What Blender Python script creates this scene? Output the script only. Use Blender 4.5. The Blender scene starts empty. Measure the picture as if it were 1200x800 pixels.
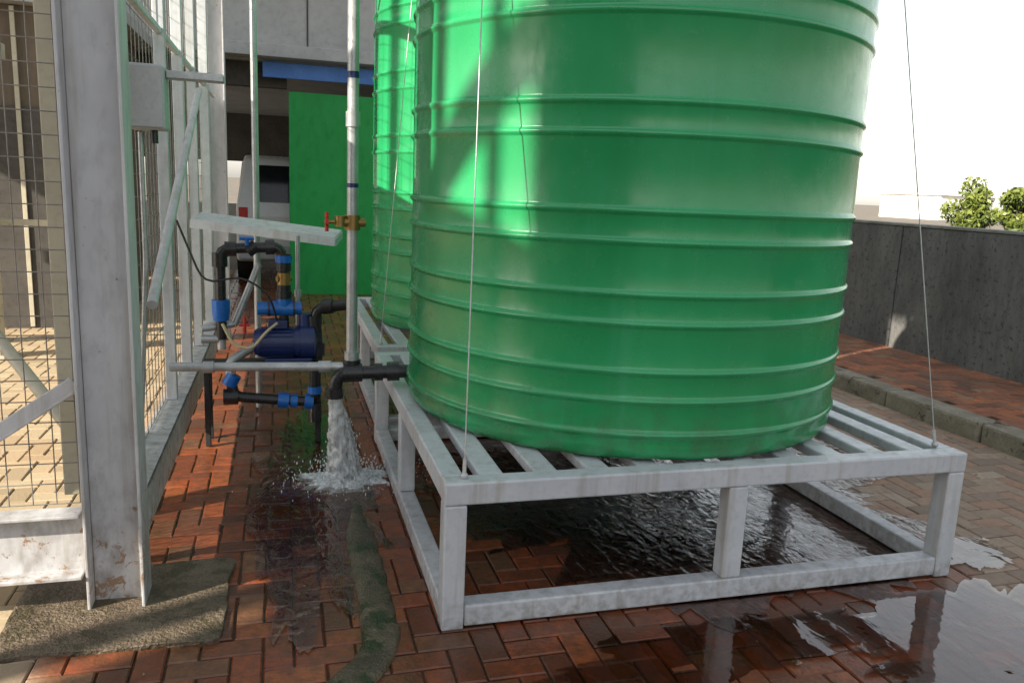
import bpy, bmesh, math, random
from mathutils import Vector, Matrix, noise
random.seed(7)
scene=bpy.context.scene
COL=scene.collection
# ---------------------------------------------------------------- materials
def newmat(name):
    m=bpy.data.materials.new(name); m.use_nodes=True
    nt=m.node_tree; b=nt.nodes['Principled BSDF']; return m,nt,b
class N:
    def __init__(s,nt): s.nt=nt
    def n(s,t,**k):
        x=s.nt.nodes.new(t)
        for a,v in k.items(): setattr(x,a,v)
        return x
    def l(s,a,b): s.nt.links.new(a,b)
    def pos(s,scale=(1,1,1)):
        g=s.n('ShaderNodeNewGeometry'); m=s.n('ShaderNodeMapping'); m.inputs['Scale'].default_value=scale
        s.l(g.outputs['Position'],m.inputs['Vector']); return m.outputs[0]
    def noise(s,vec,scale,detail=4,rough=.6,dist=0):
        x=s.n('ShaderNodeTexNoise'); x.inputs['Scale'].default_value=scale; x.inputs['Detail'].default_value=detail
        x.inputs['Roughness'].default_value=rough; x.inputs['Distortion'].default_value=dist
        s.l(vec,x.inputs['Vector']); return x.outputs['Fac']
    def ramp(s,fac,stops,interp='LINEAR'):
        r=s.n('ShaderNodeValToRGB'); r.color_ramp.interpolation=interp
        el=r.color_ramp.elements
        while len(el)>1: el.remove(el[-1])
        el[0].position=stops[0][0]; el[0].color=(*stops[0][1],1) if len(stops[0][1])==3 else stops[0][1]
        for p,c in stops[1:]:
            e=el.new(p); e.color=(*c,1)
        s.l(fac,r.inputs['Fac']); return r.outputs['Color']
    def mr(s,v,a,b,c=0.,d=1.,smooth=True):
        m=s.n('ShaderNodeMapRange'); m.interpolation_type='SMOOTHSTEP' if smooth else 'LINEAR'
        s.l(v,m.inputs['Value'])
        for i,x in zip(('From Min','From Max','To Min','To Max'),(a,b,c,d)): m.inputs[i].default_value=x
        return m.outputs['Result']
    def math(s,op,a,b=None):
        m=s.n('ShaderNodeMath',operation=op)
        for i,x in enumerate((a,b)):
            if x is None: continue
            if isinstance(x,(int,float)): m.inputs[i].default_value=x
            else: s.l(x,m.inputs[i])
        return m.outputs[0]
    def mix(s,f,a,b,blend='MIX'):
        m=s.n('ShaderNodeMix',data_type='RGBA',blend_type=blend)
        for nm,x in (('Factor',f),('A',a),('B',b)):
            sock=[i for i in m.inputs if i.name==nm and (i.type=='RGBA' if nm!='Factor' else i.type=='VALUE')][0]
            if isinstance(x,(int,float)): sock.default_value=x
            elif isinstance(x,tuple): sock.default_value=(*x,1)
            else: s.l(x,sock)
        return [o for o in m.outputs if o.type=='RGBA'][0]
    def bump(s,h,strength,dist,b):
        x=s.n('ShaderNodeBump'); x.inputs['Strength'].default_value=strength; x.inputs['Distance'].default_value=dist
        s.l(h,x.inputs['Height']); s.l(x.outputs[0],b.inputs['Normal'])
def pmat(name,c1,c2,scale=6,rough=.5,bumps=.3,bd=.003,metal=0,rust=None,rust_lo=.62,rust_scale=5,spec=.5,mscale=(1,1,1),rvar=.12,low=None,lowamt=.12):
    m,nt,b=newmat(name); k=N(nt)
    p=k.pos(mscale); f=k.noise(p,scale,4,.65)
    c=k.ramp(f,[(.3,c1),(.7,c2)])
    f2=k.noise(p,scale*9,3,.6)
    c=k.mix(k.mr(f2,.45,.8,0,.35),c,tuple(x*.6 for x in c1))
    if rust:
        f3=k.noise(k.pos(),rust_scale,7,.75,.3)
        if low:
            g=k.n('ShaderNodeNewGeometry'); sp=k.n('ShaderNodeSeparateXYZ'); k.l(g.outputs['Position'],sp.inputs[0])
            f3=k.math('ADD',f3,k.mr(sp.outputs['Z'],0.0,low,lowamt,0.))
            st=k.noise(k.pos((14,14,.8)),1.2,4,.65); c=k.mix(k.mr(st,.48,.72,0,.45),c,(.29,.25,.19))
            gr=k.mr(sp.outputs['Z'],0.0,low*1.3,.5,0.); c=k.mix(k.math('MULTIPLY',gr,k.mr(f2,.3,.7)),c,(.16,.13,.10))
        rm=k.mr(f3,rust_lo,rust_lo+.07)
        c=k.mix(rm,c,rust)
    k.l(c,b.inputs['Base Color'])
    k.l(k.mr(f2,.2,.8,rough-rvar,rough+rvar),b.inputs['Roughness'])
    b.inputs['Metallic'].default_value=metal; b.inputs['Specular IOR Level'].default_value=spec
    if bumps: k.bump(f2,bumps,bd,b)
    return m
M={}
M['white']=pmat('white_painted_steel',(.49,.51,.55),(.63,.65,.68),3,.38,.2,.001,rust=(.26,.23,.19),rust_lo=.69,rust_scale=14,low=.12,lowamt=.06)
M['old']=pmat('peeling_white_steel',(.42,.42,.44),(.60,.60,.62),2.5,.5,.3,.002,rust=(.25,.16,.10),rust_lo=.645,rust_scale=18,mscale=(1,1,.5),low=.7,lowamt=.12)
M['beige']=pmat('beige_steel',(.42,.38,.29),(.55,.50,.38),3,.5,.2,.002,rust=(.2,.12,.06),rust_lo=.66)
M['galv']=pmat('galvanised_steel',(.34,.35,.36),(.52,.53,.54),12,.42,.2,.001,metal=.55)
M['black']=pmat('black_plastic',(.010,.010,.012),(.022,.022,.025),12,.32,.2,.001)
M['blue']=pmat('blue_plastic',(.005,.10,.42),(.01,.16,.55),12,.35,.2,.001)
M['dblue']=pmat('dark_blue_enamel',(.008,.018,.09),(.012,.03,.14),12,.35,.3,.001)
M['red']=pmat('red_plastic',(.45,.015,.012),(.6,.03,.02),12,.4,.2,.001)
M['brass']=pmat('brass',(.25,.15,.05),(.4,.25,.09),14,.4,.2,.001,metal=.7)
M['grey']=pmat('grey_box_plastic',(.40,.41,.43),(.48,.49,.51),8,.45,.1,.001)
M['hose']=pmat('hose_plastic',(.45,.36,.22),(.55,.45,.3),14,.4,.1,.001)
M['green']=pmat('green_painted_wall',(.006,.28,.050),(.012,.38,.078),1.2,.6,.5,.004,mscale=(1,1,.5))
M['bluebeam']=pmat('blue_fascia',(.05,.17,.55),(.07,.22,.65),4,.45,.2,.002)
M['wallpanel']=pmat('grey_cladding',(.30,.30,.30),(.40,.40,.39),1.4,.6,.3,.003)
M['slab']=pmat('slab_concrete',(.30,.31,.32),(.42,.43,.44),2,.7,.4,.004)
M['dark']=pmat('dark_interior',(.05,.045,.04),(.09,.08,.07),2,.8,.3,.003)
M['brownwall']=pmat('brown_wall',(.10,.075,.05),(.16,.12,.085),3,.7,.4,.004,mscale=(1,1,.3))
M['conc']=pmat('stained_concrete',(.085,.062,.042),(.19,.145,.10),7,.5,1.,.015,rust=(.07,.055,.03),rust_lo=.50,rust_scale=9)
M['kerb']=pmat('kerb_concrete',(.20,.175,.135),(.36,.32,.25),6,.75,.9,.01,rust=(.10,.085,.065),rust_lo=.56)
M['moss']=pmat('mossy_concrete',(.05,.045,.025),(.15,.125,.08),11,.3,1.,.012,rust=(.022,.045,.012),rust_lo=.50,rust_scale=9)
M['wall']=pmat('rough_dark_concrete',(.085,.085,.085),(.19,.188,.182),2.2,.85,1.,.014,rust=(.055,.055,.055),rust_lo=.55,rust_scale=22,mscale=(1,1,.35))
M['coping']=pmat('wall_coping',(.16,.165,.14),(.30,.30,.285),6,.8,.6,.006,rust=(.09,.10,.05),rust_lo=.58)
M['pale']=pmat('pale_plaster',(.65,.63,.60),(.78,.76,.73),.5,.8,0,.01)
M['carw']=pmat('white_car_paint',(.7,.7,.7),(.78,.78,.78),2,.25,.0,.001)
M['glass']=pmat('dark_glass',(.01,.012,.014),(.02,.022,.025),2,.08,.0,.001,rvar=.02)
M['rubber']=pmat('rubber',(.015,.015,.015),(.03,.03,.03),10,.8,.3,.001)
M['wire']=pmat('steel_wire',(.42,.42,.42),(.55,.55,.55),12,.4,.0,.001,metal=.4)
M['mesh']=pmat('mesh_wire',(.16,.15,.14),(.28,.26,.24),12,.5,.0,.001,metal=.3)
M['litter']=pmat('dry_leaves',(.14,.09,.04),(.3,.2,.09),40,.7,.0,.001)
def tankmat():
    m,nt,b=newmat('green_tank_plastic'); k=N(nt)
    f=k.noise(k.pos((1,1,.25)),2.2,4,.6)
    c=k.ramp(f,[(.3,(.010,.255,.082)),(.7,(.022,.345,.120))])
    s=k.noise(k.pos((9,9,.5)),1.4,4,.65); c=k.mix(k.mr(s,.56,.78,0,.35),c,(.09,.40,.23))
    sc2=k.noise(k.pos((1,1,5)),7,7,.85,2.5); c=k.mix(k.mr(sc2,.67,.72,0,.5),c,(.26,.47,.33))
    g=k.n('ShaderNodeNewGeometry'); sp=k.n('ShaderNodeSeparateXYZ'); k.l(g.outputs['Position'],sp.inputs[0])
    low=k.mr(sp.outputs['Z'],.55,.95,.6,0.); d=k.noise(k.pos(),9,5,.7)
    c=k.mix(k.math('MULTIPLY',low,k.mr(d,.35,.65)),c,(.05,.13,.055))
    k.l(c,b.inputs['Base Color'])
    k.l(k.mr(d,.3,.75,.17,.32),b.inputs['Roughness'])
    b.inputs['Specular IOR Level'].default_value=.7
    k.bump(k.noise(k.pos((1,1,.5)),5,3,.55),.35,.010,b)
    return m
M['tank']=tankmat()
def pavermat(name,dryall=False):
    m,nt,b=newmat(name); k=N(nt)
    at=k.n('ShaderNodeAttribute'); at.attribute_name='tone'; r=at.outputs['Fac']
    c=k.ramp(r,[(0,(.15,.058,.035)),(.15,(.30,.085,.042)),(.4,(.45,.13,.05)),(.6,(.29,.088,.044)),(.78,(.54,.175,.065)),(.88,(.16,.075,.048)),(1,(.38,.20,.11))])
    f=k.noise(k.pos(),22,5,.7); c=k.mix(k.mr(f,.33,.68,0,.65),c,(.12,.066,.042))
    fm=k.noise(k.pos(),2.3,5,.7); c=k.mix(k.mr(fm,.45,.66,0,.6),c,(.11,.068,.042))
    g=k.n('ShaderNodeNewGeometry'); sp=k.n('ShaderNodeSeparateXYZ'); k.l(g.outputs['Position'],sp.inputs[0])
    x=sp.outputs['X']
    tan=k.ramp(r,[(0,(.28,.22,.17)),(.5,(.42,.34,.26)),(.75,(.38,.23,.16)),(1,(.48,.40,.32))])
    tan=k.mix(k.mr(f,.35,.75,0,.5),tan,(.19,.15,.115))
    tan=k.mix(k.mr(x,-1.5,-1.2,1,0),tan,k.ramp(r,[(0,(.34,.26,.16)),(.5,(.48,.40,.26)),(1,(.42,.30,.18))]))  # cage floor paler and yellower: some of its sunlight is painted into the colour
    xx=k.math('ADD',x,k.math('MULTIPLY',k.math('SUBTRACT',fm,.5),1.8))
    if dryall:
        dry=k.math('MULTIPLY',fm,.3); wet=k.mr(fm,.5,.7,.0,.4)
    else:
        dryr=k.mr(xx,1.9,2.6); dryl=k.mr(x,-1.35,-1.2,1,0)
        dry=k.math('MAXIMUM',dryr,dryl); wet=k.math('SUBTRACT',1.,dry)
        dry=k.math('MULTIPLY',dry,.85)
    c=k.mix(dry,c,tan)
    wn=k.noise(k.pos(),3.2,4,.65,.4)
    wet=k.math('MULTIPLY',wet,k.mr(wn,.25,.5,.6,1.))
    c=k.mix(wet,c,k.mix(1.,c,(.64,.54,.46),'MULTIPLY'))
    k.l(c,b.inputs['Base Color'])
    ro=k.math('ADD',k.math('MULTIPLY',wet,-.64),.80)
    ro=k.math('ADD',ro,k.math('MULTIPLY',k.math('SUBTRACT',wn,.5),.6))
    ro=k.math('MAXIMUM',ro,.08)
    k.l(ro,b.inputs['Roughness'])
    k.bump(k.noise(k.pos(),55,3,.7),.6,.005,b)
    return m
M['paver']=pavermat('clay_pavers'); M['paver2']=pavermat('clay_pavers_pavement',True)
def groundmat():
    m,nt,b=newmat('ground_sheet'); k=N(nt)
    g=k.n('ShaderNodeNewGeometry')
    f=k.noise(k.pos(),.8,5,.6); c=k.ramp(f,[(.3,(.16,.13,.10)),(.7,(.26,.22,.17))])
    bt=k.n('ShaderNodeTexBrick'); bt.inputs['Scale'].default_value=5; k.l(g.outputs['Position'],bt.inputs['Vector'])
    bt.inputs['Color1'].default_value=(1,1,1,1);bt.inputs['Color2'].default_value=(.6,.55,.5,1);bt.inputs['Mortar'].default_value=(.2,.2,.2,1)
    c=k.mix(.5,c,bt.outputs['Color'],'MULTIPLY'); k.l(c,b.inputs['Base Color']); b.inputs['Roughness'].default_value=.7
    return m
M['ground']=groundmat()
M['joint']=pmat('paver_bedding',(.025,.020,.015),(.055,.045,.032),7,.5,.6,.004)
def watermat(name,bs,bd,scale,lo=.05):
    m,nt,b=newmat(name); k=N(nt); nt.nodes.remove(b)
    out=[n for n in nt.nodes if n.type=='OUTPUT_MATERIAL'][0]
    tr=k.n('ShaderNodeBsdfTransparent'); tr.inputs[0].default_value=(.92,.86,.80,1)
    gl=k.n('ShaderNodeBsdfGlossy'); gl.inputs['Roughness'].default_value=.03; gl.inputs['Color'].default_value=(1,1,1,1)
    fr=k.n('ShaderNodeFresnel'); fr.inputs['IOR'].default_value=1.45
    bu=k.n('ShaderNodeBump'); bu.inputs['Strength'].default_value=bs; bu.inputs['Distance'].default_value=bd
    k.l(k.noise(k.pos((1,.55,1)),scale,3,.5,.8),bu.inputs['Height'])
    for x in (gl,fr): k.l(bu.outputs[0],x.inputs['Normal'])
    f=k.math('MINIMUM',k.math('ADD',k.math('MULTIPLY',fr.outputs[0],1.2),lo),1.)
    mx=k.n('ShaderNodeMixShader'); k.l(f,mx.inputs[0]); k.l(tr.outputs[0],mx.inputs[1]); k.l(gl.outputs[0],mx.inputs[2])
    k.l(mx.outputs[0],out.inputs['Surface']); return m
M['water']=watermat('puddle_water',.9,.008,18,.04)
M['waterstill']=watermat('still_puddle_water',.4,.005,8,.05)
def foam():
    m,nt,b=newmat('white_water'); k=N(nt)
    f=k.noise(k.pos((1,1,.35)),45,4,.7)
    k.l(k.ramp(f,[(.3,(.34,.37,.38)),(.6,(.80,.83,.85))]),b.inputs['Base Color']); b.inputs['Roughness'].default_value=.15
    k.bump(f,.8,.012,b); return m
M['foam']=foam()
# ---------------------------------------------------------------- helpers
def grp(name,loc=(0,0,0)):
    e=bpy.data.objects.new(name,None); e.location=loc; e.empty_display_size=.2; COL.objects.link(e); return e
def attach(o,p):
    if p is not None:
        o.parent=p; o.matrix_parent_inverse=Matrix.Translation(-Vector(p.location))
def meshobj(name,bm,mat,parent=None,smooth=False):
    me=bpy.data.meshes.new(name); bm.to_mesh(me); bm.free()
    o=bpy.data.objects.new(name,me); COL.objects.link(o)
    if mat: me.materials.append(mat)
    if smooth:
        for p in me.polygons: p.use_smooth=True
    attach(o,parent); return o
def addbox(bm,c,s,rot=None):
    m=Matrix.Translation(c)@(rot.to_4x4() if rot else Matrix())@Matrix.Diagonal((s[0],s[1],s[2],1))
    return bmesh.ops.create_cube(bm,size=1,matrix=m)['verts']
def bevel(o,w=.006,seg=2):
    md=o.modifiers.new('b','BEVEL'); md.width=w; md.segments=seg; md.limit_method='ANGLE'; md.angle_limit=math.radians(40); return o
def box(name,lo,hi,mat,parent=None,bw=.006):
    bm=bmesh.new(); lo=Vector(lo);hi=Vector(hi); addbox(bm,(lo+hi)/2,hi-lo)
    o=meshobj(name,bm,mat,parent)
    if bw: bevel(o,bw)
    return o
def bar(bm,a,b,w,h=None,up=Vector((0,0,1))):
    a=Vector(a);b=Vector(b);h=h or w; d=(b-a); L=d.length; z=d.normalized()
    x=up.cross(z)
    if x.length<1e-3: x=Vector((1,0,0))
    x.normalize(); y=z.cross(x)
    R=Matrix((x,y,z)).transposed(); addbox(bm,(a+b)/2,(w,h,L),R)
def cylm(bm,a,b,r,seg=16,r2=None,caps=True):
    a=Vector(a);b=Vector(b);d=b-a
    q=d.to_track_quat('Z','Y').to_matrix().to_4x4()
    bmesh.ops.create_cone(bm,cap_ends=caps,segments=seg,radius1=r,radius2=r if r2 is None else r2,depth=d.length,matrix=Matrix.Translation((a+b)/2)@q)
def cyls(name,segs,mat,parent=None,seg=18):
    bm=bmesh.new()
    for s in segs: cylm(bm,s[0],s[1],s[2],seg,s[3] if len(s)>3 else None)
    o=meshobj(name,bm,mat,parent,True)
    md=o.modifiers.new('e','EDGE_SPLIT'); md.split_angle=math.radians(40); return o
def tube(name,pts,r,mat,parent=None,bend=.05,seg=10):
    P=[Vector(p) for p in pts]; out=[P[0]]
    for i in range(1,len(P)-1):
        a=(P[i-1]-P[i]);b=(P[i+1]-P[i]); k=min(bend,a.length*.45,b.length*.45)
        s=P[i]+a.normalized()*k; e=P[i]+b.normalized()*k
        for t in (0,.25,.5,.75,1): out.append(s*(1-t)**2+P[i]*2*t*(1-t)+e*t*t)
    out.append(P[-1])
    cu=bpy.data.curves.new(name,'CURVE'); cu.dimensions='3D'; cu.bevel_depth=r; cu.bevel_resolution=5; cu.use_fill_caps=True
    sp=cu.splines.new('POLY'); sp.points.add(len(out)-1)
    for p,v in zip(sp.points,out): p.co=(*v,1)
    sp.use_smooth=True
    o=bpy.data.objects.new(name,cu); COL.objects.link(o); cu.materials.append(mat); attach(o,parent); return o
def hbeam(name,u0,u1,v0,v1,z0,z1,t,mat,parent):
    bm=bmesh.new()
    addbox(bm,((u0+t/2),(v0+v1)/2,(z0+z1)/2),(t,v1-v0,z1-z0))
    addbox(bm,((u1-t/2),(v0+v1)/2,(z0+z1)/2),(t,v1-v0,z1-z0))
    addbox(bm,((u0+u1)/2,(v0+v1)/2,(z0+z1)/2),(u1-u0-2*t-.002,t,z1-z0-.002))
    return bevel(meshobj(name,bm,mat,parent),.003)
# ---------------------------------------------------------------- ground
bm=bmesh.new()
S=900
vs=[bm.verts.new(p) for p in ((-S,-S,-.03),(S,-S,-.03),(S,S,-.03),(-S,S,-.03))]; bm.faces.new(vs)
meshobj('ground',bm,M['ground'])
def pavers(name,u0,u1,v0,v1,z,mat,skip=None,w=.1):
    verts=[];faces=[];rn=[]
    nx0,nx1=round(u0/w),round(u1/w); ny0,ny1=round(v0/w),round(v1/w)
    for X in range(nx0,nx1):
        for Y in range(ny0,ny1):
            r=(X-Y)%4
            if r==0: dx,dy=2,1
            elif r==3: dx,dy=1,2
            else: continue
            if X+dx>nx1 or Y+dy>ny1: dx=min(dx,nx1-X);dy=min(dy,ny1-Y)
            g=.0022+random.random()*.0012; x0,x1,y0,y1=X*w+g,(X+dx)*w-g,Y*w+g,(Y+dy)*w-g
            cx,cy=(x0+x1)/2,(y0+y1)/2; an=random.gauss(0,.008)
            sag=.010*(noise.noise(Vector((cx*.8,cy*.8,3.1))))
            tx,ty,dz=random.gauss(0,.009),random.gauss(0,.009),random.gauss(0,.0014)+sag
            base=len(verts); c=.005
            for ins,zz in ((0,-.022),(0,-.005),(c,0)):
                for sx,sy in ((x0+ins,y0+ins),(x1-ins,y0+ins),(x1-ins,y1-ins),(x0+ins,y1-ins)):
                    ax,ay=sx-cx,sy-cy
                    verts.append((cx+ax-an*ay,cy+ay+an*ax,z+zz+dz+tx*ax+ty*ay))
            fs=[(8,9,10,11)]
            for k in (0,4):
                for i in range(4): fs.append((k+i,k+(i+1)%4,k+4+(i+1)%4,k+4+i))
            rv=random.random()
            for f in fs: faces.append(tuple(base+i for i in f)); 
            rn+= [rv]*12
    me=bpy.data.meshes.new(name); me.from_pydata(verts,[],faces); me.update()
    a=me.attributes.new('tone','FLOAT','POINT'); a.data.foreach_set('value',rn)
    o=bpy.data.objects.new(name,me); COL.objects.link(o); me.materials.append(mat); return o
bm=bmesh.new(); vs=[bm.verts.new(p) for p in ((-6.2,-2.2,-.012),(4.1,-2.2,-.012),(4.1,12,-.012),(-6.2,12,-.012))]; bm.faces.new(vs)
meshobj('paving_bedding',bm,M['joint'])
pavers('brick_paving',-6,4,-2,11.8,0,M['paver'])
pavers('brick_pavement',4.2,5.5,-2,16,.12,M['paver2'])
bm=bmesh.new(); addbox(bm,(4.80,7,.04),(1.3,18,.13)); meshobj('pavement_base',bm,M['joint'])
k=grp('kerb',(4.07,5,0)); v=-2.0;i=0
while v<16:
    L=.9; b_=box('kerb_unit_%d'%i,(3.995+random.uniform(-.008,.008),v+.006,-.03),(4.19,v+L-.006,.130+random.uniform(-.005,.005)),M['kerb'],k,.022); v+=L;i+=1
def strip(name,pts,w,h,mat):
    bm=bmesh.new(); rows=[]
    P=[]
    for i in range(len(pts)-1):
        a=Vector(pts[i]);b=Vector(pts[i+1]); n_=max(1,int((b-a).length/.03))
        for j in range(n_): P.append(a.lerp(b,j/n_))
    P.append(Vector(pts[-1]))
    for i,p in enumerate(P):
        d=(P[min(i+2,len(P)-1)]-P[max(i-2,0)]); d.z=0; d.normalize(); s=Vector((d.y,-d.x,0))
        row=[]; ww=w*(1+.22*noise.noise(p*5))*min(1,.25+i*.06)
        for q,zz in ((-.5,-.02),(-.5,h*.3),(-.42,h*.8),(-.2,h*1.0),(.1,h*1.05),(.35,h*.9),(.5,h*.3),(.5,-.02)):
            c=p+s*ww*q+Vector((0,0,zz)); c+=Vector((1,1,.35))*.014*noise.noise(c*11); row.append(bm.verts.new(c))
        rows.append(row)
    for a,b in zip(rows,rows[1:]):
        for i in range(len(a)-1): bm.faces.new((a[i],b[i],b[i+1],a[i+1]))
    bm.faces.new(rows[0]); bm.faces.new(list(reversed(rows[-1])))
    bmesh.ops.recalc_face_normals(bm,faces=bm.faces)
    return meshobj(name,bm,mat,None,True)
strip('mossy_edging',[(-.20,1.2,0),(-.205,.9,0),(-.205,.4,0),(-.205,.15,0),(-.207,.05,0),(-.215,-.02,0),(-.235,-.09,0),(-.27,-.155,0),(-.32,-.215,0),(-.42,-.32,0),(-.6,-.46,0),(-.9,-.6,0)],.125,.026,M['moss'])
bm=bmesh.new(); addbox(bm,(-1.10,.40,-.004),(.72,.60,.045)); bmesh.ops.subdivide_edges(bm,edges=bm.edges[:],cuts=11,use_grid_fill=True)
for v_ in bm.verts:
    n_=noise.noise_vector(v_.co*5)*.03+noise.noise_vector(v_.co*17)*.012; v_.co+=Vector((n_.x,n_.y,n_.z*.35))
meshobj('concrete_pad',bm,M['conc'],None,True).modifiers.new('s','SUBSURF').levels=1
def puddle(name,cx,cy,rx,ry,z,mat,seed,rot=0,parent=None):
    bm=bmesh.new(); n_=160; c=bm.verts.new((cx,cy,z)); ring=[]
    for i in range(n_):
        t=2*math.pi*i/n_; d=Vector((math.cos(t),math.sin(t),seed))
        r=1+.55*noise.noise(d*1.3)+.3*noise.noise(d*3.5)+.2*noise.noise(d*9)+.1*noise.noise(d*20)
        x=rx*r*math.cos(t); y=ry*r*math.sin(t)
        ring.append(bm.verts.new((cx+x*math.cos(rot)-y*math.sin(rot),cy+x*math.sin(rot)+y*math.cos(rot),z)))
    for i in range(n_): bm.faces.new((c,ring[i],ring[(i+1)%n_]))
    return meshobj(name,bm,mat,parent)
puddle('water_puddle',1.30,1.15,1.50,1.25,.0060,M['water'],1.3)
puddle('water_puddle',2.0,-.40,.66,.28,.0070,M['waterstill'],4.7,.35)
puddle('water_puddle',2.5,.15,.18,.13,.0078,M['waterstill'],8.1,.5)
puddle('water_puddle',-.42,1.35,.27,1.3,.0045,M['water'],2.9,.05)
puddle('water_puddle',.95,-.30,.7,.16,.0042,M['waterstill'],6.3,.12)
puddle('water_puddle',1.1,3.6,1.2,1.0,.0062,M['water'],3.7,.2)
bm=bmesh.new()
for i in range(170):
    if i<110: c=Vector((3.95-abs(random.gauss(0,.12)),random.uniform(-1.5,6),.006))
    else: c=Vector((random.uniform(-1.0,3.5),random.uniform(-1.,2.5),.009))
    a=random.uniform(0,6.28); l=random.uniform(.006,.018); d=Vector((math.cos(a),math.sin(a),random.uniform(-.2,.3)))*l; e=Vector((-math.sin(a),math.cos(a),random.uniform(-.3,.3)))*l*.45
    bm.faces.new([bm.verts.new(x) for x in (c-d,c+e,c+d,c-e)])
meshobj('leaf_litter',bm,M['litter'])
# ---------------------------------------------------------------- tank stands
def stand(name,u0,v0,W=2.21,H=.552,T=.082):
    g=grp(name,(u0,v0,0)); mt=M['white']; 
    def B(n,lo,hi): return box(n,(u0+lo[0],v0+lo[1],lo[2]),(u0+hi[0],v0+hi[1],hi[2]),mt,g,.007)
    B('top_rail_front',(0,0,H-T),(W,T,H)); B('top_rail_back',(0,W-T,H-T),(W,W,H))
    B('top_rail_left',(.001,T+.001,H-T),(T,W-T-.001,H-.001)); B('top_rail_right',(W-T,T+.001,H-T),(W-.001,W-T-.001,H-.001))
    B('bottom_rail_front',(T,.003,.012),(W-T,T-.003,T+.01)); B('bottom_rail_back',(T,W-T+.003,.012),(W-T,W-.003,T+.01))
    B('bottom_rail_left',(.003,T+.001,.012),(T-.003,W-T-.001,T+.01)); B('bottom_rail_right',(W-T+.003,T+.001,.012),(W-.003,W-T-.001,T+.01))
    i=0
    for a in (0,W-T):
        for b in (0,W-T):
            B('leg_%d'%i,(a+.001,b+.001,.002),(a+T-.001,b+T-.001,H-T-.001)); i+=1
    B('mid_leg_front',(W/2+.0,.004,T+.012),(W/2+T,T-.004,H-T-.001)); B('mid_leg_back',(W/2,W-T+.004,T+.012),(W/2+T,W-.004,H-T-.001))
    B('mid_leg_left',(.004,W/2,T+.012),(T-.004,W/2+T,H-T-.001)); B('mid_leg_right',(W-T+.004,W/2,T+.012),(W-.004,W/2+T,H-T-.001))
    n_=10; gap=(W-2*T)/n_
    for j in range(n_):
        x=T+gap*(j+.5)
        B('slat_%d'%j,(x-.045,T+.001,H-.045),(x+.045,W-T-.001,H-.004))
    B('cross_bearer',(T+.001,W/2-.04,H-.12),(W-T-.001,W/2+.04,H-.047))
    return g
sg=stand('tank_stand',0,0); stand('tank_stand',0.03,2.36)
# ---------------------------------------------------------------- tanks
RIBS=[.66,.79,.90,1.08,1.19,1.38,1.49,1.76,1.87,2.17,2.28,2.58,2.69]
def tank(name,cx,cy,R=1.014,z0=.554,zt=2.95):
    g=grp(name,(cx,cy,z0))
    prof=[(0,z0),(R-.05,z0),(R-.015,z0+.008),(R-.002,z0+.03),(R,z0+.06)]
    for z in RIBS:
        prof+=[(R,z-.020),(R+.003,z-.014),(R+.009,z-.008),(R+.0115,z-.001),(R+.010,z+.005),(R+.005,z+.009),(R+.001,z+.013),(R,z+.020)]
    prof+=[(R,zt-.1),(R-.01,zt-.03),(R-.06,zt+.03),(R*.8,zt+.12),(R*.5,zt+.24),(.26,zt+.30),(.25,zt+.36)]
    bm=bmesh.new(); n_=224; rows=[]
    for r,z in prof:
        if r==0: rows.append([bm.verts.new((cx,cy,z))]*n_); continue
        row=[]
        for i in range(n_):
            t=2*math.pi*i/n_; rr=r+.004*noise.noise(Vector((math.cos(t)*1.5,math.sin(t)*1.5,z*1.2)))
            row.append(bm.verts.new((cx+rr*math.cos(t),cy+rr*math.sin(t),z+.002*math.sin(t*3))))
        rows.append(row)
    for a,b in zip(rows,rows[1:]):
        for i in range(n_):
            f=[a[i],a[(i+1)%n_],b[(i+1)%n_],b[i]]; f2=[]
            for x in f:
                if x not in f2: f2.append(x)
            bm.faces.new(f2)
    meshobj('tank_wall',bm,M['tank'],g,True)
    cyls('tank_lid',[((cx,cy,zt+.34),(cx,cy,zt+.40),.30),((cx,cy,zt+.40),(cx,cy,zt+.43),.30,.2)],M['tank'],g,48)
    return g
TC=(1.060,1.070)
t1=tank('water_tank',*TC); tank('water_tank',1.13,3.44)
def stay(g,c,top):
    tube('wire',[c,top],.0024,M['wire'],g)
    bm=bmesh.new(); bmesh.ops.create_uvsphere(bm,u_segments=10,v_segments=6,radius=.014,matrix=Matrix.Translation(c)); meshobj('eye_bolt',bm,M['wire'],g,True)
    cyls('turnbuckle',[((Vector(c)),Vector(c)+(Vector(top)-Vector(c)).normalized()*.06,.007)],M['wire'],g,8)
st=grp('stay_cable',(0.04,.04,.55)); stay(st,(.075,.045,.562),(.19,.50,3.02))
st2=grp('stay_cable',(2.1,.1,.55)); stay(st2,(2.13,.10,.562),(1.80,.42,3.02))
st3=grp('stay_cable',(.06,2.45,.55)); stay(st3,(.06,2.42,.562),(.30,2.82,3.02))
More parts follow.
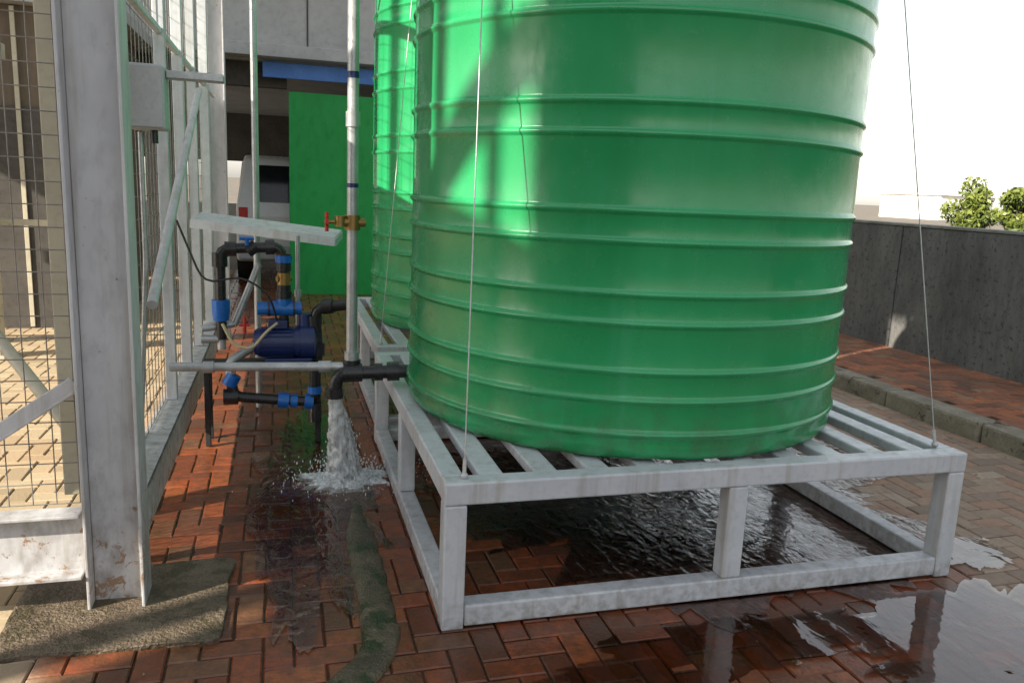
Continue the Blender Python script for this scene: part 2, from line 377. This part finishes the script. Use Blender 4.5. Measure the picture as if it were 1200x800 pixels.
# ---------------------------------------------------------------- steel enclosure
cage=grp('steel_frame_enclosure',(-1.1,.43,0))
hbeam('column_near',-1.200,-1.012,.355,.505,.012,6.5,.011,M['old'],cage)
hbeam('column_far',-1.20,-1.02,5.5,5.66,0,6.5,.012,M['old'],cage)
hbeam('column_inner',-3.2,-3.04,.37,.52,0,6.5,.010,M['old'],cage)
bm=bmesh.new(); addbox(bm,(-1.047,3.0,.25),(.010,4.98,.17)); addbox(bm,(-1.105,3.0,.330),(.126,4.98,.010)); addbox(bm,(-1.073,3.0,.170),(.042,4.97,.010))
bevel(meshobj('long_channel_beam',bm,M['old'],cage),.003)
bm=bmesh.new(); addbox(bm,(-2.12,.42,.26),(1.82,.010,.22)); addbox(bm,(-2.12,.40,.372),(1.82,.09,.012)); addbox(bm,(-2.12,.39,.150),(1.82,.09,.014))
bevel(meshobj('front_channel_beam',bm,M['old'],cage),.003)
def barobj(name,a,b,w,h,mat,p,up=Vector((0,0,1))):
    bm=bmesh.new(); bar(bm,a,b,w,h,up); return bevel(meshobj(name,bm,mat,p),.004)
barobj('corner_brace',(-1.215,.46,.80),(-1.83,.46,.38),.012,.07,M['old'],cage,Vector((0,1,0)))
barobj('corner_brace_lip',(-1.215,.43,.83),(-1.83,.43,.41),.05,.008,M['old'],cage,Vector((0,1,0)))
barobj('side_post_a',(-1.115,2.06,.337),(-1.115,2.06,3.3),.055,.055,M['white'],cage)
barobj('side_post_b',(-1.115,2.80,.337),(-1.115,2.80,3.3),.06,.06,M['white'],cage)
barobj('side_post_c',(-1.115,3.55,.337),(-1.115,3.55,3.3),.06,.06,M['white'],cage)
barobj('side_post_d',(-1.115,4.5,.337),(-1.115,4.5,3.3),.07,.07,M['white'],cage)
barobj('front_post',(-1.27,.58,.38),(-1.27,.58,3.3),.06,.05,M['beige'],cage)
barobj('top_rail_side',(-1.115,.52,3.33),(-1.115,5.5,3.33),.06,.06,M['white'],cage)
barobj('mid_rail_side',(-1.115,.52,2.25),(-1.115,5.5,2.25),.03,.03,M['white'],cage)
barobj('top_rail_front',(-3.04,.46,3.33),(-1.21,.46,3.33),.06,.06,M['white'],cage)
cyls('diagonal_brace',[((-1.0,.70,1.06),(-1.0,2.78,2.04),.020)],M['old'],cage)
cyls('inner_brace',[((-1.12,.6,.36),(-3.1,2.6,2.2),.025)],M['beige'],cage)
def wiremesh(name,fn,a0,a1,z0,z1,s,p,r=.0021):
    bm=bmesh.new(); a=a0
    while a<=a1: 
        cylm(bm,fn(a,z0),fn(a,z1),r,4,None,False); a+=s
    z=z0
    while z<=z1: 
        cylm(bm,fn(a0,z),fn(a1,z),r,4,None,False); z+=s
    meshobj(name,bm,M['mesh'],p)
wiremesh('front_wire_mesh',lambda a,z:(a,.475,z),-3.03,-1.215,.38,3.3,.075,cage)
wiremesh('side_wire_mesh',lambda a,z:(-1.145,a,z),.52,5.48,.34,3.3,.1,cage)
fr=grp('beige_steel_frame',(-2.9,4.7,0))
hbeam('post_a',-2.95,-2.75,4.75,4.9,.03,2.35,.014,M['beige'],fr)
box('foot_plate',(-3.02,4.68,0.005),(-2.70,4.96,.03),M['beige'],fr)
barobj('cross_beam',(-5.6,4.83,2.42),(-2.6,4.83,2.42),.12,.12,M['beige'],fr)
hbeam('post_b',-4.6,-4.42,4.75,4.9,.03,2.35,.014,M['beige'],fr)
barobj('rail',(-5.6,4.95,1.1),(-2.2,4.95,1.1),.05,.05,M['beige'],fr)
barobj('post_c',(-2.25,4.95,0),(-2.25,4.95,2.9),.06,.06,M['beige'],fr)
sh=grp('storage_shed',(-4,7,0))
box('walls',(-6.5,6.2,0),(-2.2,8.4,3.0),M['brownwall'],sh)
box('roof',(-6.7,6.0,3.0),(-2.0,8.5,3.12),M['slab'],sh)
box('door',(-3.6,6.17,.0),(-2.7,6.197,2.1),M['dark'],sh)
box('window_frame',(-5.6,6.16,1.0),(-4.2,6.197,2.0),M['beige'],sh)
box('window_glass',(-5.53,6.14,1.07),(-4.27,6.158,1.93),M['glass'],sh,0)
for i in range(9): box('batten_%d'%i,(-6.4+i*.5,6.15,0.02),(-6.36+i*.5,6.165,2.98),M['beige'],sh,.003)
eb=grp('electrical_box',(-1.02,.93,1.83))
box('enclosure',(-1.09,.86,1.71),(-.95,1.0,1.95),M['grey'],eb,.01)
box('door',(-1.083,.852,1.718),(-.957,.858,1.942),M['grey'],eb,.004)
cyls('cable_gland',[((-1.0,.93,1.66),(-1.0,.93,1.71),.014)],M['black'],eb)
tube('conduit',[(-1.05,.93,1.7),(-1.05,.93,1.2),(-1.1,.93,.4)],.010,M['galv'],eb)
box('bracket_arm',(-.948,.90,1.905),(-.74,.97,1.935),M['galv'],eb,.004)
tr=grp('tray_cover',(-.6,2.8,1.25))
bm=bmesh.new()
a=Vector((-1.04,2.83,1.300));b=Vector((-.19,2.60,1.225)); d=(b-a).normalized(); s_=Vector((-d.y,d.x,0)).normalized()
TL=Vector((0,0,.018))
def q(p,s,t=0): return p+s_*s+TL*(s/.10)+Vector((0,0,t))
v8=[bm.verts.new(x) for x in (q(a,-.10),q(b,-.10),q(b,.10),q(a,.10),q(a,-.10,-.012),q(b,-.10,-.012),q(b,.10,-.012),q(a,.10,-.012))]
for f in ((0,1,2,3),(7,6,5,4),(0,4,5,1),(1,5,6,2),(2,6,7,3),(3,7,4,0)): bm.faces.new([v8[i] for i in f])
bar(bm,q(a,-.103,-.03),q(b,-.103,-.03),.006,.045); bar(bm,q(a,.103,-.03),q(b,.103,-.03),.006,.045)
bar(bm,q(b,-.1,-.03)+d*.004,q(b,.1,-.03)+d*.004,.006,.045)
bar(bm,q(a,0,-.04)+d*.05,q(b,0,-.04)-d*.05,.07,.03)
meshobj('tray',bm,M['white'],tr)
gp=grp('galvanised_pole',(-.69,3.0,0)); cyls('pole',[((-.69,3.05,0),(-.69,3.05,3.1),.022),((-.69,3.05,3.08),(.2,3.05,3.10),.018),((-.69,3.05,3.1),(-.69,3.05,4.5),.016)],M['galv'],gp)
# ---------------------------------------------------------------- riser pipe & plumbing
rp=grp('riser_pipe',(-.2,1.42,.6))
cyls('pipe',[((-.2,1.42,.60),(-.2,1.42,4.6),.027)],M['galv'],rp)
cyls('couplings',[((-.2,1.42,1.80),(-.2,1.42,1.87),.034),((-.2,1.42,.66),(-.2,1.42,.72),.036)],M['galv'],rp)
cyls('tape',[((-.2,1.42,2.02),(-.2,1.42,2.05),.0285),((-.2,1.42,1.52),(-.2,1.42,1.54),.0285)],M['dblue'],rp)
va=grp('tap_valve',(-.25,1.38,1.36))
cyls('body',[((-.2,1.42,1.32),(-.2,1.42,1.39),.038),((-.27,1.40,1.355),(-.14,1.42,1.355),.021),((-.26,1.40,1.335),(-.26,1.40,1.385),.026)],M['brass'],va)
cyls('stem',[((-.32,1.40,1.355),(-.26,1.40,1.355),.008)],M['brass'],va)
cyls('handle',[((-.322,1.40,1.31),(-.322,1.40,1.40),.009),((-.322,1.36,1.356),(-.322,1.44,1.356),.009),((-.328,1.40,1.356),(-.316,1.40,1.356),.02)],M['red'],va)
po=grp('tank_outlet_pipe',(-.1,1.4,.62))
tube('outlet',[(.12,1.36,.63),(-.27,1.40,.615),(-.285,1.41,.50)],.033,M['black'],po,.06)
cyls('collars',[((-.03,1.375,.626),(.03,1.37,.628),.048),((-.09,1.385,.622),(-.05,1.38,.624),.044),((-.285,1.41,.49),(-.285,1.41,.54),.045),((-.24,1.40,.617),(-.15,1.39,.62),.046),((-.2,1.42,.60),(-.2,1.42,.68),.045)],M['black'],po)
hp=grp('horizontal_pipe',(-.6,1.45,.63))
cyls('pipe',[((-1.05,1.52,.635),(-.22,1.42,.645),.022)],M['galv'],hp)
cyls('couplings',[((-.36,1.437,.643),(-.30,1.43,.644),.029),((-.90,1.50,.636),(-.85,1.495,.637),.029)],M['galv'],hp)
pl=grp('pump_pipework',(-.6,2.3,.7)); V=2.3
tube('loop_pipe',[(-.87,V,.62),(-.87,V,1.14),(-.53,V,1.16),(-.52,V,.66)],.030,M['black'],pl,.06)
cyls('loop_elbows',[((-.87,V,1.04),(-.87,V,1.12),.043),((-.84,V,1.14),(-.78,V,1.143),.043),((-.62,V,1.155),(-.57,V,1.157),.043),((-.52,V,1.02),(-.52,V,1.12),.043),((-.72,V,1.13),(-.67,V,1.165),.038),((-.52,V,.88),(-.52,V,.94),.040)],M['black'],pl)
cyls('blue_collars',[((-.87,V,.775),(-.87,V,.85),.050),((-.87,V,.73),(-.87,V,.775),.043,.05),((-.52,V,1.07),(-.52,V,1.11),.048),((-.67,V,.80),(-.61,V,.80),.038),((-.60,V,.80),(-.47,V,.80),.044),((-.46,V,.80),(-.42,V,.80),.038),((-.52,V,.80),(-.52,V,.88),.042)],M['blue'],pl)
cyls('pipe_nuts',[((-.61,V,.80),(-.60,V,.80),.048),((-.47,V,.80),(-.46,V,.80),.048),((-.52,V,.86),(-.52,V,.90),.046)],M['black'],pl)
cyls('stub',[((-.87,V,.56),(-.87,V,.73),.024),((-.87,V,.62),(-.98,V,.62),.024)],M['galv'],pl)
tube('discharge_s',[(-.33,V,.50),(-.33,V,.62),(-.35,V,.80),(-.16,V-.05,.83)],.032,M['black'],pl,.07)
cyls('discharge_collars',[((-.33,V,.52),(-.33,V,.59),.045),((-.345,V,.70),(-.35,V,.76),.045),((-.30,V-.01,.81),(-.24,V-.03,.82),.044)],M['black'],pl)
tube('suction_pipe',[(-.82,V-.1,.40),(-.80,V-.1,.30),(-.36,V-.1,.255),(-.35,V-.1,.50)],.030,M['black'],pl,.06)
cyls('suction_collars',[((-.83,V-.1,.37),(-.80,V-.1,.43),.042),((-.56,V-.1,.275),(-.50,V-.1,.268),.046),((-.49,V-.1,.268),(-.45,V-.1,.264),.040),((-.41,V-.1,.262),(-.36,V-.1,.256),.046),((-.35,V-.1,.31),(-.35,V-.1,.35),.042)],M['blue'],pl)
cyls('suction_black',[((-.86,V-.1,.30),(-.78,V-.1,.30),.046),((-.35,V-.1,.14),(-.35,V-.1,.25),.04)],M['black'],pl)
tube('suction_riser',[(-.82,V-.1,.40),(-.83,V-.08,.50),(-.72,V-.02,.56),(-.64,V,.60)],.026,M['galv'],pl,.05)
cyls('check_valve',[((-.52,V,.94),(-.52,V,1.01),.038),((-.56,V-.02,.975),(-.48,V+.02,.975),.018)],M['brass'],pl)
cyls('return_pipe',[((-.44,V+.08,.50),(-.44,V+.08,1.22),.014),((-.44,V+.08,.86),(-.44,V+.08,.90),.021)],M['galv'],pl)
cyls('blue_valve_handle',[((-.72,V-.03,1.165),(-.72,V-.03,1.20),.012),((-.76,V-.03,1.205),(-.68,V-.03,1.205),.010)],M['blue'],pl)
cyls('grey_link',[((-.66,V+.1,1.05),(-.80,V+.05,.70),.020),((-.80,V+.05,.70),(-.98,V,.68),.020)],M['galv'],pl)
tube('hose',[(-.86,V-.06,.72),(-.80,V-.1,.60),(-.70,V-.12,.58),(-.62,V-.1,.68),(-.56,V-.05,.72)],.009,M['hose'],pl,.08)
cyls('red_lever',[((-.74,V-.05,.66),(-.74,V-.05,.76),.010),((-.77,V-.05,.71),(-.71,V-.05,.71),.008)],M['red'],pl)
tube('power_cable',[(-.56,V-.03,.73),(-.60,V-.1,.9),(-.75,V-.1,1.0),(-.95,V-.1,.95),(-1.08,V-.1,1.3)],.006,M['black'],pl,.1)
pump=grp('water_pump',(-.5,V,.6))
cyls('motor',[((-.66,V,.60),(-.46,V,.60),.085),((-.69,V,.60),(-.66,V,.60),.07,.085),((-.46,V,.60),(-.43,V,.60),.095)],M['dblue'],pump,28)
cyls('volute',[((-.43,V,.60),(-.35,V,.60),.105),((-.35,V,.60),(-.33,V,.60),.105,.06),((-.40,V,.68),(-.40,V,.77),.04)],M['dblue'],pump,28)
bm=bmesh.new()
for i in range(20):
    t=2*math.pi*i/20; d=Vector((0,math.cos(t),math.sin(t)))
    bar(bm,Vector((-.65,V,.60))+d*.088,Vector((-.47,V,.60))+d*.088,.016,.004,d)
meshobj('cooling_fins',bm,M['dblue'],pump)
box('terminal_box',(-.61,V-.05,.685),(-.50,V+.05,.735),M['dblue'],pump,.006)
box('foot',(-.63,V-.08,.485),(-.36,V+.08,.515),M['dblue'],pump)
box('support_shelf',(-.98,V-.11,.462),(-.30,V+.11,.483),M['rubber'],pump)
for i,(x,y) in enumerate(((-.95,-.08),(-.33,-.08),(-.95,.08),(-.33,.08))): box('support_leg_%d'%i,(x-.015,V+y-.015,0.005),(x+.015,V+y+.015,.460),M['rubber'],pump,.003)
# water jet
jet=grp('water_jet',(-.28,1.45,.4))
bm=bmesh.new()
def stream(p0,vel,T,r0,r1,seed,segs=34,n_=18):
    rows=[]
    for i in range(segs+1):
        t=T*i/segs; c=Vector(p0)+Vector(vel)*t+Vector((0,0,-4.9*t*t)); r=r0+(r1-r0)*(i/segs)
        row=[]
        for j in range(n_):
            a=2*math.pi*j/n_; d=Vector((math.cos(a),math.sin(a),0))
            q=c+d*r*(1+ .9*(i/segs)**.5*noise.noise(Vector((d.x*2+seed,d.y*2,c.z*22)))+.4*noise.noise(Vector((d.x*6,d.y*6,c.z*50+seed))))
            row.append(bm.verts.new(q))
        rows.append(row)
    for a,b in zip(rows,rows[1:]):
        for j in range(n_): bm.faces.new((a[j],a[(j+1)%n_],b[(j+1)%n_],b[j]))
stream((-.285,1.41,.50),(.20,.55,-1.0),.225,.030,.048,1.)
stream((-.275,1.42,.50),(.42,.45,-.9),.235,.012,.022,5.)
stream((-.290,1.42,.50),(.0,.75,-.8),.25,.010,.022,9.)
stream((-.280,1.42,.50),(.55,.65,-.7),.255,.006,.014,12.)
meshobj('stream',bm,M['foam'],jet,True)
bm=bmesh.new()
for i in range(1500):
    a=random.uniform(0,2*math.pi); sp_=abs(random.gauss(0,.13)); hgt=max(.008,random.expovariate(1/.06)*math.exp(-sp_*4))
    c=Vector((-.20+sp_*math.cos(a)*1.5,1.57+sp_*math.sin(a),hgt)); r=random.choice((.0015,.002,.003,.005))*(1-.4*min(1,sp_*3))
    bmesh.ops.create_icosphere(bm,subdivisions=1,radius=r,matrix=Matrix.Translation(c)@Matrix.Diagonal((1,1,random.uniform(.6,3),1)))
for i in range(320):
    t=random.random()*.22; c=Vector((-.28,1.41,.5))+Vector((random.uniform(-.2,.8),random.uniform(.3,.9),-.9))*t+Vector((0,0,-4.9*t*t))
    if c.z>0.01: bmesh.ops.create_icosphere(bm,subdivisions=1,radius=random.uniform(.0015,.005),matrix=Matrix.Translation(c)@Matrix.Diagonal((1,1,random.uniform(1,3),1)))
meshobj('splash_drops',bm,M['foam'],jet,True)
bm=bmesh.new()
nr,na=34,90; gr=[]
for i in range(nr+1):
    row=[]
    for j in range(na):
        t=2*math.pi*j/na; rr=.26*i/nr; x=rr*math.cos(t)*1.25; y=rr*math.sin(t); lim=.12+.09*noise.noise(Vector((math.cos(t)*1.6,math.sin(t)*1.6,7)))+.06*noise.noise(Vector((math.cos(t)*6,math.sin(t)*6,7)))
        h=.045*math.exp(-(rr/.07)**2)+(.05*abs(noise.noise(Vector((x*28,y*28,1))))+.03*noise.noise(Vector((x*60,y*60,4))))*math.exp(-(rr/.12)**2)-.02*max(0,(rr-lim)/.05)
        row.append(bm.verts.new((-.21+x,1.57+y,.010+h)))
    gr.append(row)
for i in range(1,nr):
    for j in range(na): bm.faces.new((gr[i][j],gr[i+1][j],gr[i+1][(j+1)%na],gr[i][(j+1)%na]))
meshobj('churned_water',bm,M['foam'],jet,True)
# ---------------------------------------------------------------- back building
bb=grp('office_building',(0,9,0))
box('green_wall',(-.43,8.72,0),(3.2,8.90,2.66),M['green'],bb)
box('blue_fascia',(-.75,8.55,2.80),(3.2,8.62,2.99),M['bluebeam'],bb)
box('canopy_soffit',(-9,8.6,2.995),(5.0,19,3.02),M['slab'],bb,0)
box('canopy_edge',(-9,8.30,3.02),(5.0,8.7,3.17),M['slab'],bb)
box('upper_wall',(-9,8.72,3.175),(5.0,19,8.5),M['wallpanel'],bb)
for i in range(12): box('panel_joint_%d'%i,(-8.6+i*1.2,8.710,3.18),(-8.58+i*1.2,8.718,8.5),M['dark'],bb,0)
box('panel_joint_h',(-9,8.709,4.9),(5,8.717,4.93),M['dark'],bb,0)
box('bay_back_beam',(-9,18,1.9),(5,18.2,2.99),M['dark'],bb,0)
box('bay_back_wall',(-9,18.001,0),(5,18.2,.9),M['wallpanel'],bb,0)
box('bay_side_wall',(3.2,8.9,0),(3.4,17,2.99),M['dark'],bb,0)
box('rear_column',(-2.6,11.5,0),(-2.2,11.9,2.99),M['slab'],bb)
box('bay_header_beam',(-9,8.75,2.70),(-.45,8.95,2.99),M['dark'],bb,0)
car=grp('parked_car',(-.3,12.6,0)); cx=-.30; y0=9.6
def prism(name,prof,w0,w1,mat,zsplit=1.0):
    bm=bmesh.new(); L=[];Rr=[]
    for y,z in prof:
        w=w0 if z<=zsplit else w1
        L.append(bm.verts.new((cx-w,y0+y,z))); Rr.append(bm.verts.new((cx+w,y0+y,z)))
    n_=len(prof); bm.faces.new(L); bm.faces.new(list(reversed(Rr)))
    for i in range(n_): bm.faces.new((L[i],L[(i+1)%n_],Rr[(i+1)%n_],Rr[i]))
    bmesh.ops.recalc_face_normals(bm,faces=bm.faces)
    return bevel(meshobj(name,bm,mat,car),.05,3)
prism('body',[(0,.35),(0,1.0),(.05,1.12),(.35,1.80),(.55,1.86),(2.3,1.86),(2.6,1.78),(3.2,1.15),(4.3,1.0),(4.5,.8),(4.5,.35)],.86,.76,M['carw'],1.13)
bm=bmesh.new(); 
q_=[(-.60,.085,1.20),(.60,.085,1.20),(.55,.31,1.72),(-.55,.31,1.72)]
vs=[bm.verts.new((cx+a,y0+b-.012,c)) for a,b,c in q_]; bm.faces.new(vs); meshobj('rear_window',bm,M['glass'],car)
for s in (-1,1):
    bm=bmesh.new(); vs=[bm.verts.new((cx+s*a,y0+b,c)) for a,b,c in ((.850,.3,1.18),(.785,.5,1.76),(.785,2.4,1.76),(.850,3.0,1.18))]; bm.faces.new(vs); meshobj('side_window_%d'%s,bm,M['glass'],car)
    box('tail_light_%d'%s,(cx+s*.76-.06,y0-.02,.85),(cx+s*.76+.06,y0+.03,1.12),M['red'],car,.01)
box('bumper',(cx-.84,y0-.08,.38),(cx+.84,y0+.04,.58),M['grey'],car,.03)
box('number_plate',(cx-.25,y0-.015,.70),(cx+.25,y0-.004,.82),M['pale'],car,.002)
cyls('wheels',[((cx-.88,y0+yy,.36),(cx-.66,y0+yy,.36),.36) for yy in (.85,3.6)]+[((cx+.66,y0+yy,.36),(cx+.88,y0+yy,.36),.36) for yy in (.85,3.6)],M['rubber'],car,28)
# ---------------------------------------------------------------- boundary wall right
bw_=grp('boundary_wall',(5.5,6,0))
v=-3.;i=0
while v<24:
    L=2.4; box('panel_%d'%i,(5.46,v+.008,-.02),(5.66,v+L-.008,1.345),M['wall'],bw_,.008); box('coping_%d'%i,(5.45,v+.004,1.347),(5.67,v+L-.004,1.375),M['coping'],bw_,.006); v+=L;i+=1
box('joint_core',(5.49,-3,0),(5.63,24,1.34),M['dark'],bw_,0)
def leafmat(name,c1,c2):
    m,nt,b=newmat(name); k=N(nt); at=k.n('ShaderNodeAttribute'); at.attribute_name='tone'
    k.l(k.ramp(at.outputs['Fac'],[(0,c1),(1,c2)]),b.inputs['Base Color']); b.inputs['Roughness'].default_value=.5
    return m
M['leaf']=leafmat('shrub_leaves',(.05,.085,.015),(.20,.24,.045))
M['bark']=pmat('bark',(.08,.06,.04),(.14,.11,.08),8,.8,.5,.01)
def tree(name,x,y,h,r,n_,ls,mat,trunk):
    g=grp(name,(x,y,0)); segs=[((x,y,0),(x+.05,y,h-r*1.2),trunk,trunk*.7)]
    cl=[]
    for i in range(11):
        a=random.uniform(0,6.28); rr=random.uniform(.2,.75)*r; c=Vector((x+rr*math.cos(a),y+rr*math.sin(a),h-r+random.uniform(-.7,.65)*r)); cl.append((c,random.uniform(.28,.5)*r))
        segs.append(((x+.03,y,h-r*1.5),c,trunk*.45,trunk*.12))
    cyls('trunk_and_limbs',segs,M['bark'],g,8)
    verts=[];faces=[];rn=[]
    for i in range(n_):
        c,s=random.choice(cl); d=Vector((random.gauss(0,1),random.gauss(0,1),random.gauss(0,1))).normalized()*s*random.uniform(.45,1.08)
        p=c+d; a=Vector((random.gauss(0,1),random.gauss(0,1),random.gauss(0,1))).normalized(); b=a.cross(Vector((random.gauss(0,1),random.gauss(0,1),random.gauss(0,1)))).normalized()
        l=ls*random.uniform(.6,1.3); base=len(verts)
        verts+=[p-a*l,p+b*l*.45,p+a*l,p-b*l*.45]; faces.append((base,base+1,base+2,base+3)); rn+=[min(1,max(0,.5+.5*d.z/s+random.uniform(-.3,.3)))]*4  # leaf colour gets paler towards the top of each clump, plus random spread
    me=bpy.data.meshes.new('foliage'); me.from_pydata(verts,[],faces); at=me.attributes.new('tone','FLOAT','POINT'); at.data.foreach_set('value',rn)
    o=bpy.data.objects.new('foliage',me); COL.objects.link(o); me.materials.append(mat); attach(o,g)
tree('shrub',11.3,9.2,2.06,.5,2600,.05,M['leaf'],.05)
tree('shrub',11.6,8.5,2.0,.42,2600,.05,M['leaf'],.05)
tree('shrub',12.1,7.9,2.0,.5,2600,.05,M['leaf'],.05)
def dbuild(x,y,w,d,h,rows,cols):
    g=grp('distant_building',(x,y,0)); box('walls',(x,y,0),(x+w,y+d,h),M['pale'],g,.02); box('roof',(x-.3,y-.3,h+.002),(x+w+.3,y+d+.3,h+.3),M['pale'],g,.02)  # walls coloured pale to stand in for distance haze
    for i in range(cols):
        for j in range(rows):
            ux=x+w*(i+.25)/cols; zz=.8+j*3.
            if zz+1.3<h: box('window_%d_%d'%(i,j),(ux,y-.05,zz),(ux+w/cols*.5,y-.004,zz+1.3),M['wallpanel'],g,0)
dbuild(74,76,8,10,2.9,1,5)
# unseen screen added out of view on the left to cast shade and light patches
bl=grp('added_shade_screen',(-7.2,-3,0))
box('lower_panel',(-7.2,-20,3.95),(-7.0,10,5.78),M['slab'],bl,.02)
box('upper_panel',(-7.2,-20,8.0),(-7.0,10,10.0),M['slab'],bl,.02)
box('blank_panel_a',(-7.2,-20,5.785),(-7.0,-3.05,7.995),M['slab'],bl,.02)
box('blank_panel_b',(-7.2,3.0,5.785),(-7.0,10,7.995),M['slab'],bl,.02)
box('skirt_panel_a',(-7.2,-20,0),(-7.0,-2.72,3.945),M['slab'],bl,.02)
box('skirt_panel_b',(-7.2,-2.55,0),(-7.0,-2.46,3.945),M['slab'],bl,.02)  # slit left between the skirts to throw a sun spot on the pad
for i,v in enumerate((-2.86,-2.50,-2.0,-1.1,-.3,.6,1.6)): box('shade_bar_%d'%i,(-7.15,v,5.785),(-7.05,v+(.05,.07,.07,.10,.10,.10,.10)[i],7.995),M['galv'],bl,.01)  # bars added in the opening to stripe the light on the tanks
bm=bmesh.new(); bar(bm,(-7.1,-3.05,6.6),(-7.1,-2.4,5.80),.04,.2,Vector((0,1,0)))
bar(bm,(-7.1,-3.0,7.3),(-7.1,-1.9,7.9),.04,.10,Vector((0,1,0))); meshobj('slant_shade_bars',bm,M['galv'],bl)  # slanted bars added only for the shadow they throw on the tank
for i,v in enumerate((-18,-12,-6,4.5,9)): box('post_%d'%i,(-7.6,v,0),(-7.22,v+.3,10.0),M['galv'],bl,.02)
# ---------------------------------------------------------------- sky & sun
L=Vector((1,.45,-.60)); sd=-L
el=math.atan2(sd.z,math.hypot(sd.x,sd.y))
w=bpy.data.worlds.new('World'); scene.world=w; w.use_nodes=True; nt=w.node_tree
bg=nt.nodes['Background']; sk=nt.nodes.new('ShaderNodeTexSky'); sk.sky_type='NISHITA'; sk.sun_disc=False
sk.sun_elevation=el; sk.sun_rotation=math.atan2(sd.x,sd.y); sk.dust_density=1.0; sk.air_density=1.6; sk.ozone_density=1.0
hs=nt.nodes.new('ShaderNodeHueSaturation'); hs.inputs['Saturation'].default_value=.28; hs.inputs['Value'].default_value=1.6
nt.links.new(sk.outputs[0],hs.inputs['Color']); nt.links.new(hs.outputs[0],bg.inputs[0]); bg.inputs[1].default_value=.15
su=bpy.data.lights.new('sun','SUN'); su.energy=10; su.angle=math.radians(.5); su.color=(1,.91,.76)
so=bpy.data.objects.new('sun',su); COL.objects.link(so); so.rotation_euler=L.to_track_quat('-Z','Y').to_euler(); so.location=(-10,2,12)
# ---------------------------------------------------------------- camera
f,p,a,yaw=.9394*1000,.1886,.0441,.2825
F=Vector((0,math.cos(p),-math.sin(p)));u0=Vector((0,math.sin(p),math.cos(p)));r0=Vector((1,0,0))
R=math.cos(a)*r0+math.sin(a)*u0;U=math.cos(a)*u0-math.sin(a)*r0
Z=Matrix.Rotation(-yaw,3,'Z'); F,R,U=Z@F,Z@R,Z@U
cm=Matrix((R,U,-F)).transposed().to_4x4(); cm.translation=Vector((-.524,-2.541,1.55))
cd=bpy.data.cameras.new('camera'); cd.lens=f/1200*36; cd.sensor_width=36; cd.clip_end=3000; cd.clip_start=.05
co=bpy.data.objects.new('camera',cd); COL.objects.link(co); co.matrix_world=cm; scene.camera=co
scene.view_settings.view_transform='Standard'; scene.view_settings.look='None'; scene.view_settings.exposure=0
